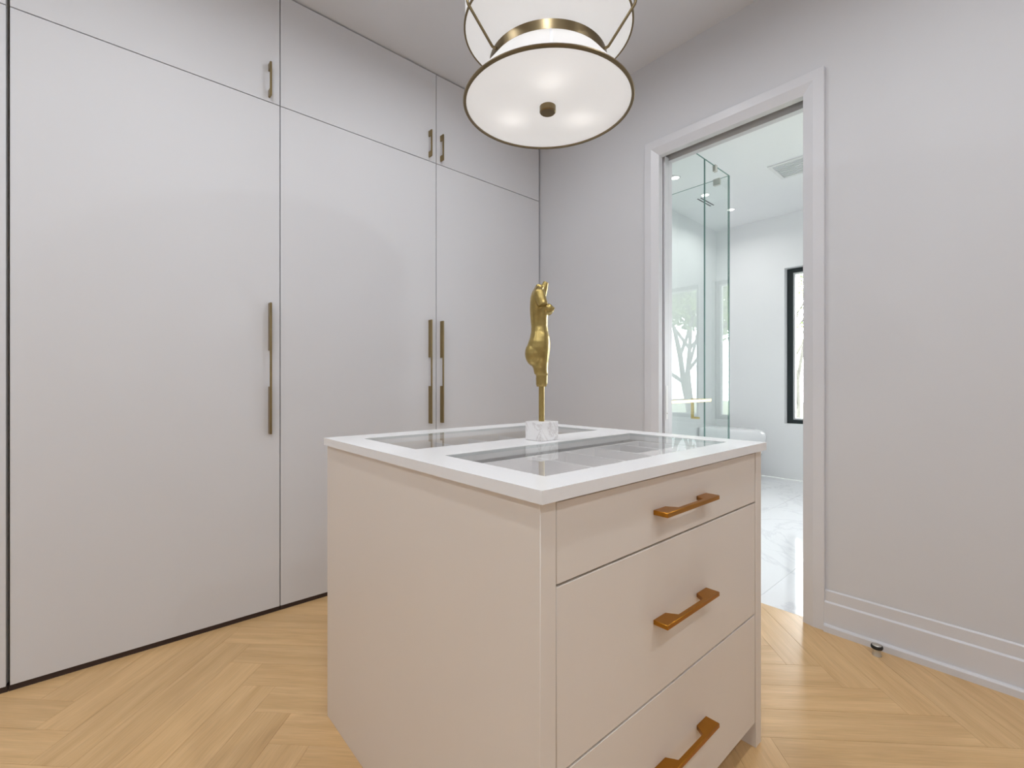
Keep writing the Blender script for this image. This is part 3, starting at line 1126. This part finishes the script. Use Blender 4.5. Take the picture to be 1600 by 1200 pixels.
rg = [tring(.70, .30, 0), tring(.72, .315, .05), tring(.78, .35, .30), tring(.84, .385, .55), tring(.86, .395, .60), tring(.855, .39, .612), tring(.835, .37, .612),
      tring(.82, .355, .595), tring(.74, .32, .35), tring(.64, .26, .18), tring(.40, .15, .16)]
loft(rg, 'tub_shell', 'porcelain', tub)
fl = thing('tub_filler', (5.36, -1.02, 0), 'chrome floor-standing tub filler beside the bathtub', 'faucet')
m = MB().tube([(5.36, -1.02, 0), (5.36, -1.02, 0.92), (5.36, -1.0, 0.98), (5.36, -0.95, 1.0), (5.36, -0.80, 1.0), (5.36, -0.77, 0.985), (5.36, -0.76, 0.95)], 0.016, seg=12)
m.build('spout', 'chrome', fl, smooth=50)
m = MB().lathe([(0, 0), (0.05, 0), (0.05, 0.012), (0, 0.014)], (5.36, -1.02), seg=24)
m.build('foot_plate', 'chrome', fl, smooth=40)
m = MB().tube([(5.30, -1.02, 0.86), (5.28, -1.02, 0.86), (5.24, -1.02, 1.02)], 0.011, seg=10)
m.build('hand_shower', 'chrome', fl, smooth=50)
m = MB().tube([(5.36, -1.02, 0.86), (5.30, -1.02, 0.86)], 0.012, seg=10)
m.build('mixer', 'chrome', fl, smooth=50)

# ------------------------------------------------------------------ outside: lawn and trees beyond the windows
lawn = struct(box('ground', (XF + 0.2, -22, -0.6), (45, 24, -0.5), 'grass'), 'green garden ground outside the windows', 'lawn')


def tree(x, y, h, r0, spread, nleaf, label, zb=-0.5, name='tree', leaf=1.0):
    t = thing(name, (x, y, zb), label, 'tree', 'garden trees outside the windows')
    wood = MB()
    tips = []

    def grow(p, d, ln, r, lev):
        q = p
        pts, rads = [p], [r]
        n = 4
        for i in range(n):
            d = (d + Vector((random.uniform(-1, 1), random.uniform(-1, 1), random.uniform(-.4, .6))) * 0.16).normalized()
            q = q + d * ln / n
            pts.append(q)
            rads.append(r * (1 - 0.5 * (i + 1) / n))
            if lev >= 2:
                tips.append(q)
        wood.tube(pts, rads, seg=6 if lev < 2 else 4, cap=False)
        if lev < 4:
            for k in range(3 if lev < 3 else 2):
                a = random.uniform(0, 2 * PI)
                nd = (d * 0.75 + Vector((math.cos(a), math.sin(a), random.uniform(-0.1, 0.7))) * spread).normalized()
                grow(pts[random.choice((2, 3, 4))], nd, ln * random.uniform(.55, .75), r * 0.5, lev + 1)
    grow(Vector((x, y, zb)), Vector((0, 0, 1)), h * 0.45, r0, 0)
    wood.build('trunk', 'bark', t, smooth=60)
    lv = MB()
    for i in range(nleaf):
        c = random.choice(tips) + Vector((random.gauss(0, .22), random.gauss(0, .22), random.gauss(0, .22)))
        s = random.uniform(0.03, 0.07) * leaf
        a = Vector((random.uniform(-1, 1), random.uniform(-1, 1), random.uniform(-1, 1))).normalized()
        b = a.orthogonal().normalized()
        lv.add([c - a * s, c + b * s * .5, c + a * s, c - b * s * .5], [(0, 1, 2, 3)])
    o = lv.build('foliage', 'leaf', t)
    o['kind'] = 'stuff'


tree(9.4, 2.9, 5.2, .05, .55, 260, 'slender bare-branched garden tree outside the window beside the toilet')
tree(13.0, -3.4, 7.5, .12, .8, 9000, 'dense leafy garden tree outside the window beyond the bathtub', leaf=2.0)
tree(17.5, 5.8, 7.5, .14, .8, 5000, 'leafy garden tree standing behind the low shrub', leaf=1.8)
tree(8.6, 5.6, 1.7, .04, .9, 2500, 'low green shrub outside the window beside the toilet', name='shrub')
tree(21.0, -7.5, 10.0, .16, .8, 7000, 'tall leafy garden tree farthest from the windows', leaf=2.4)
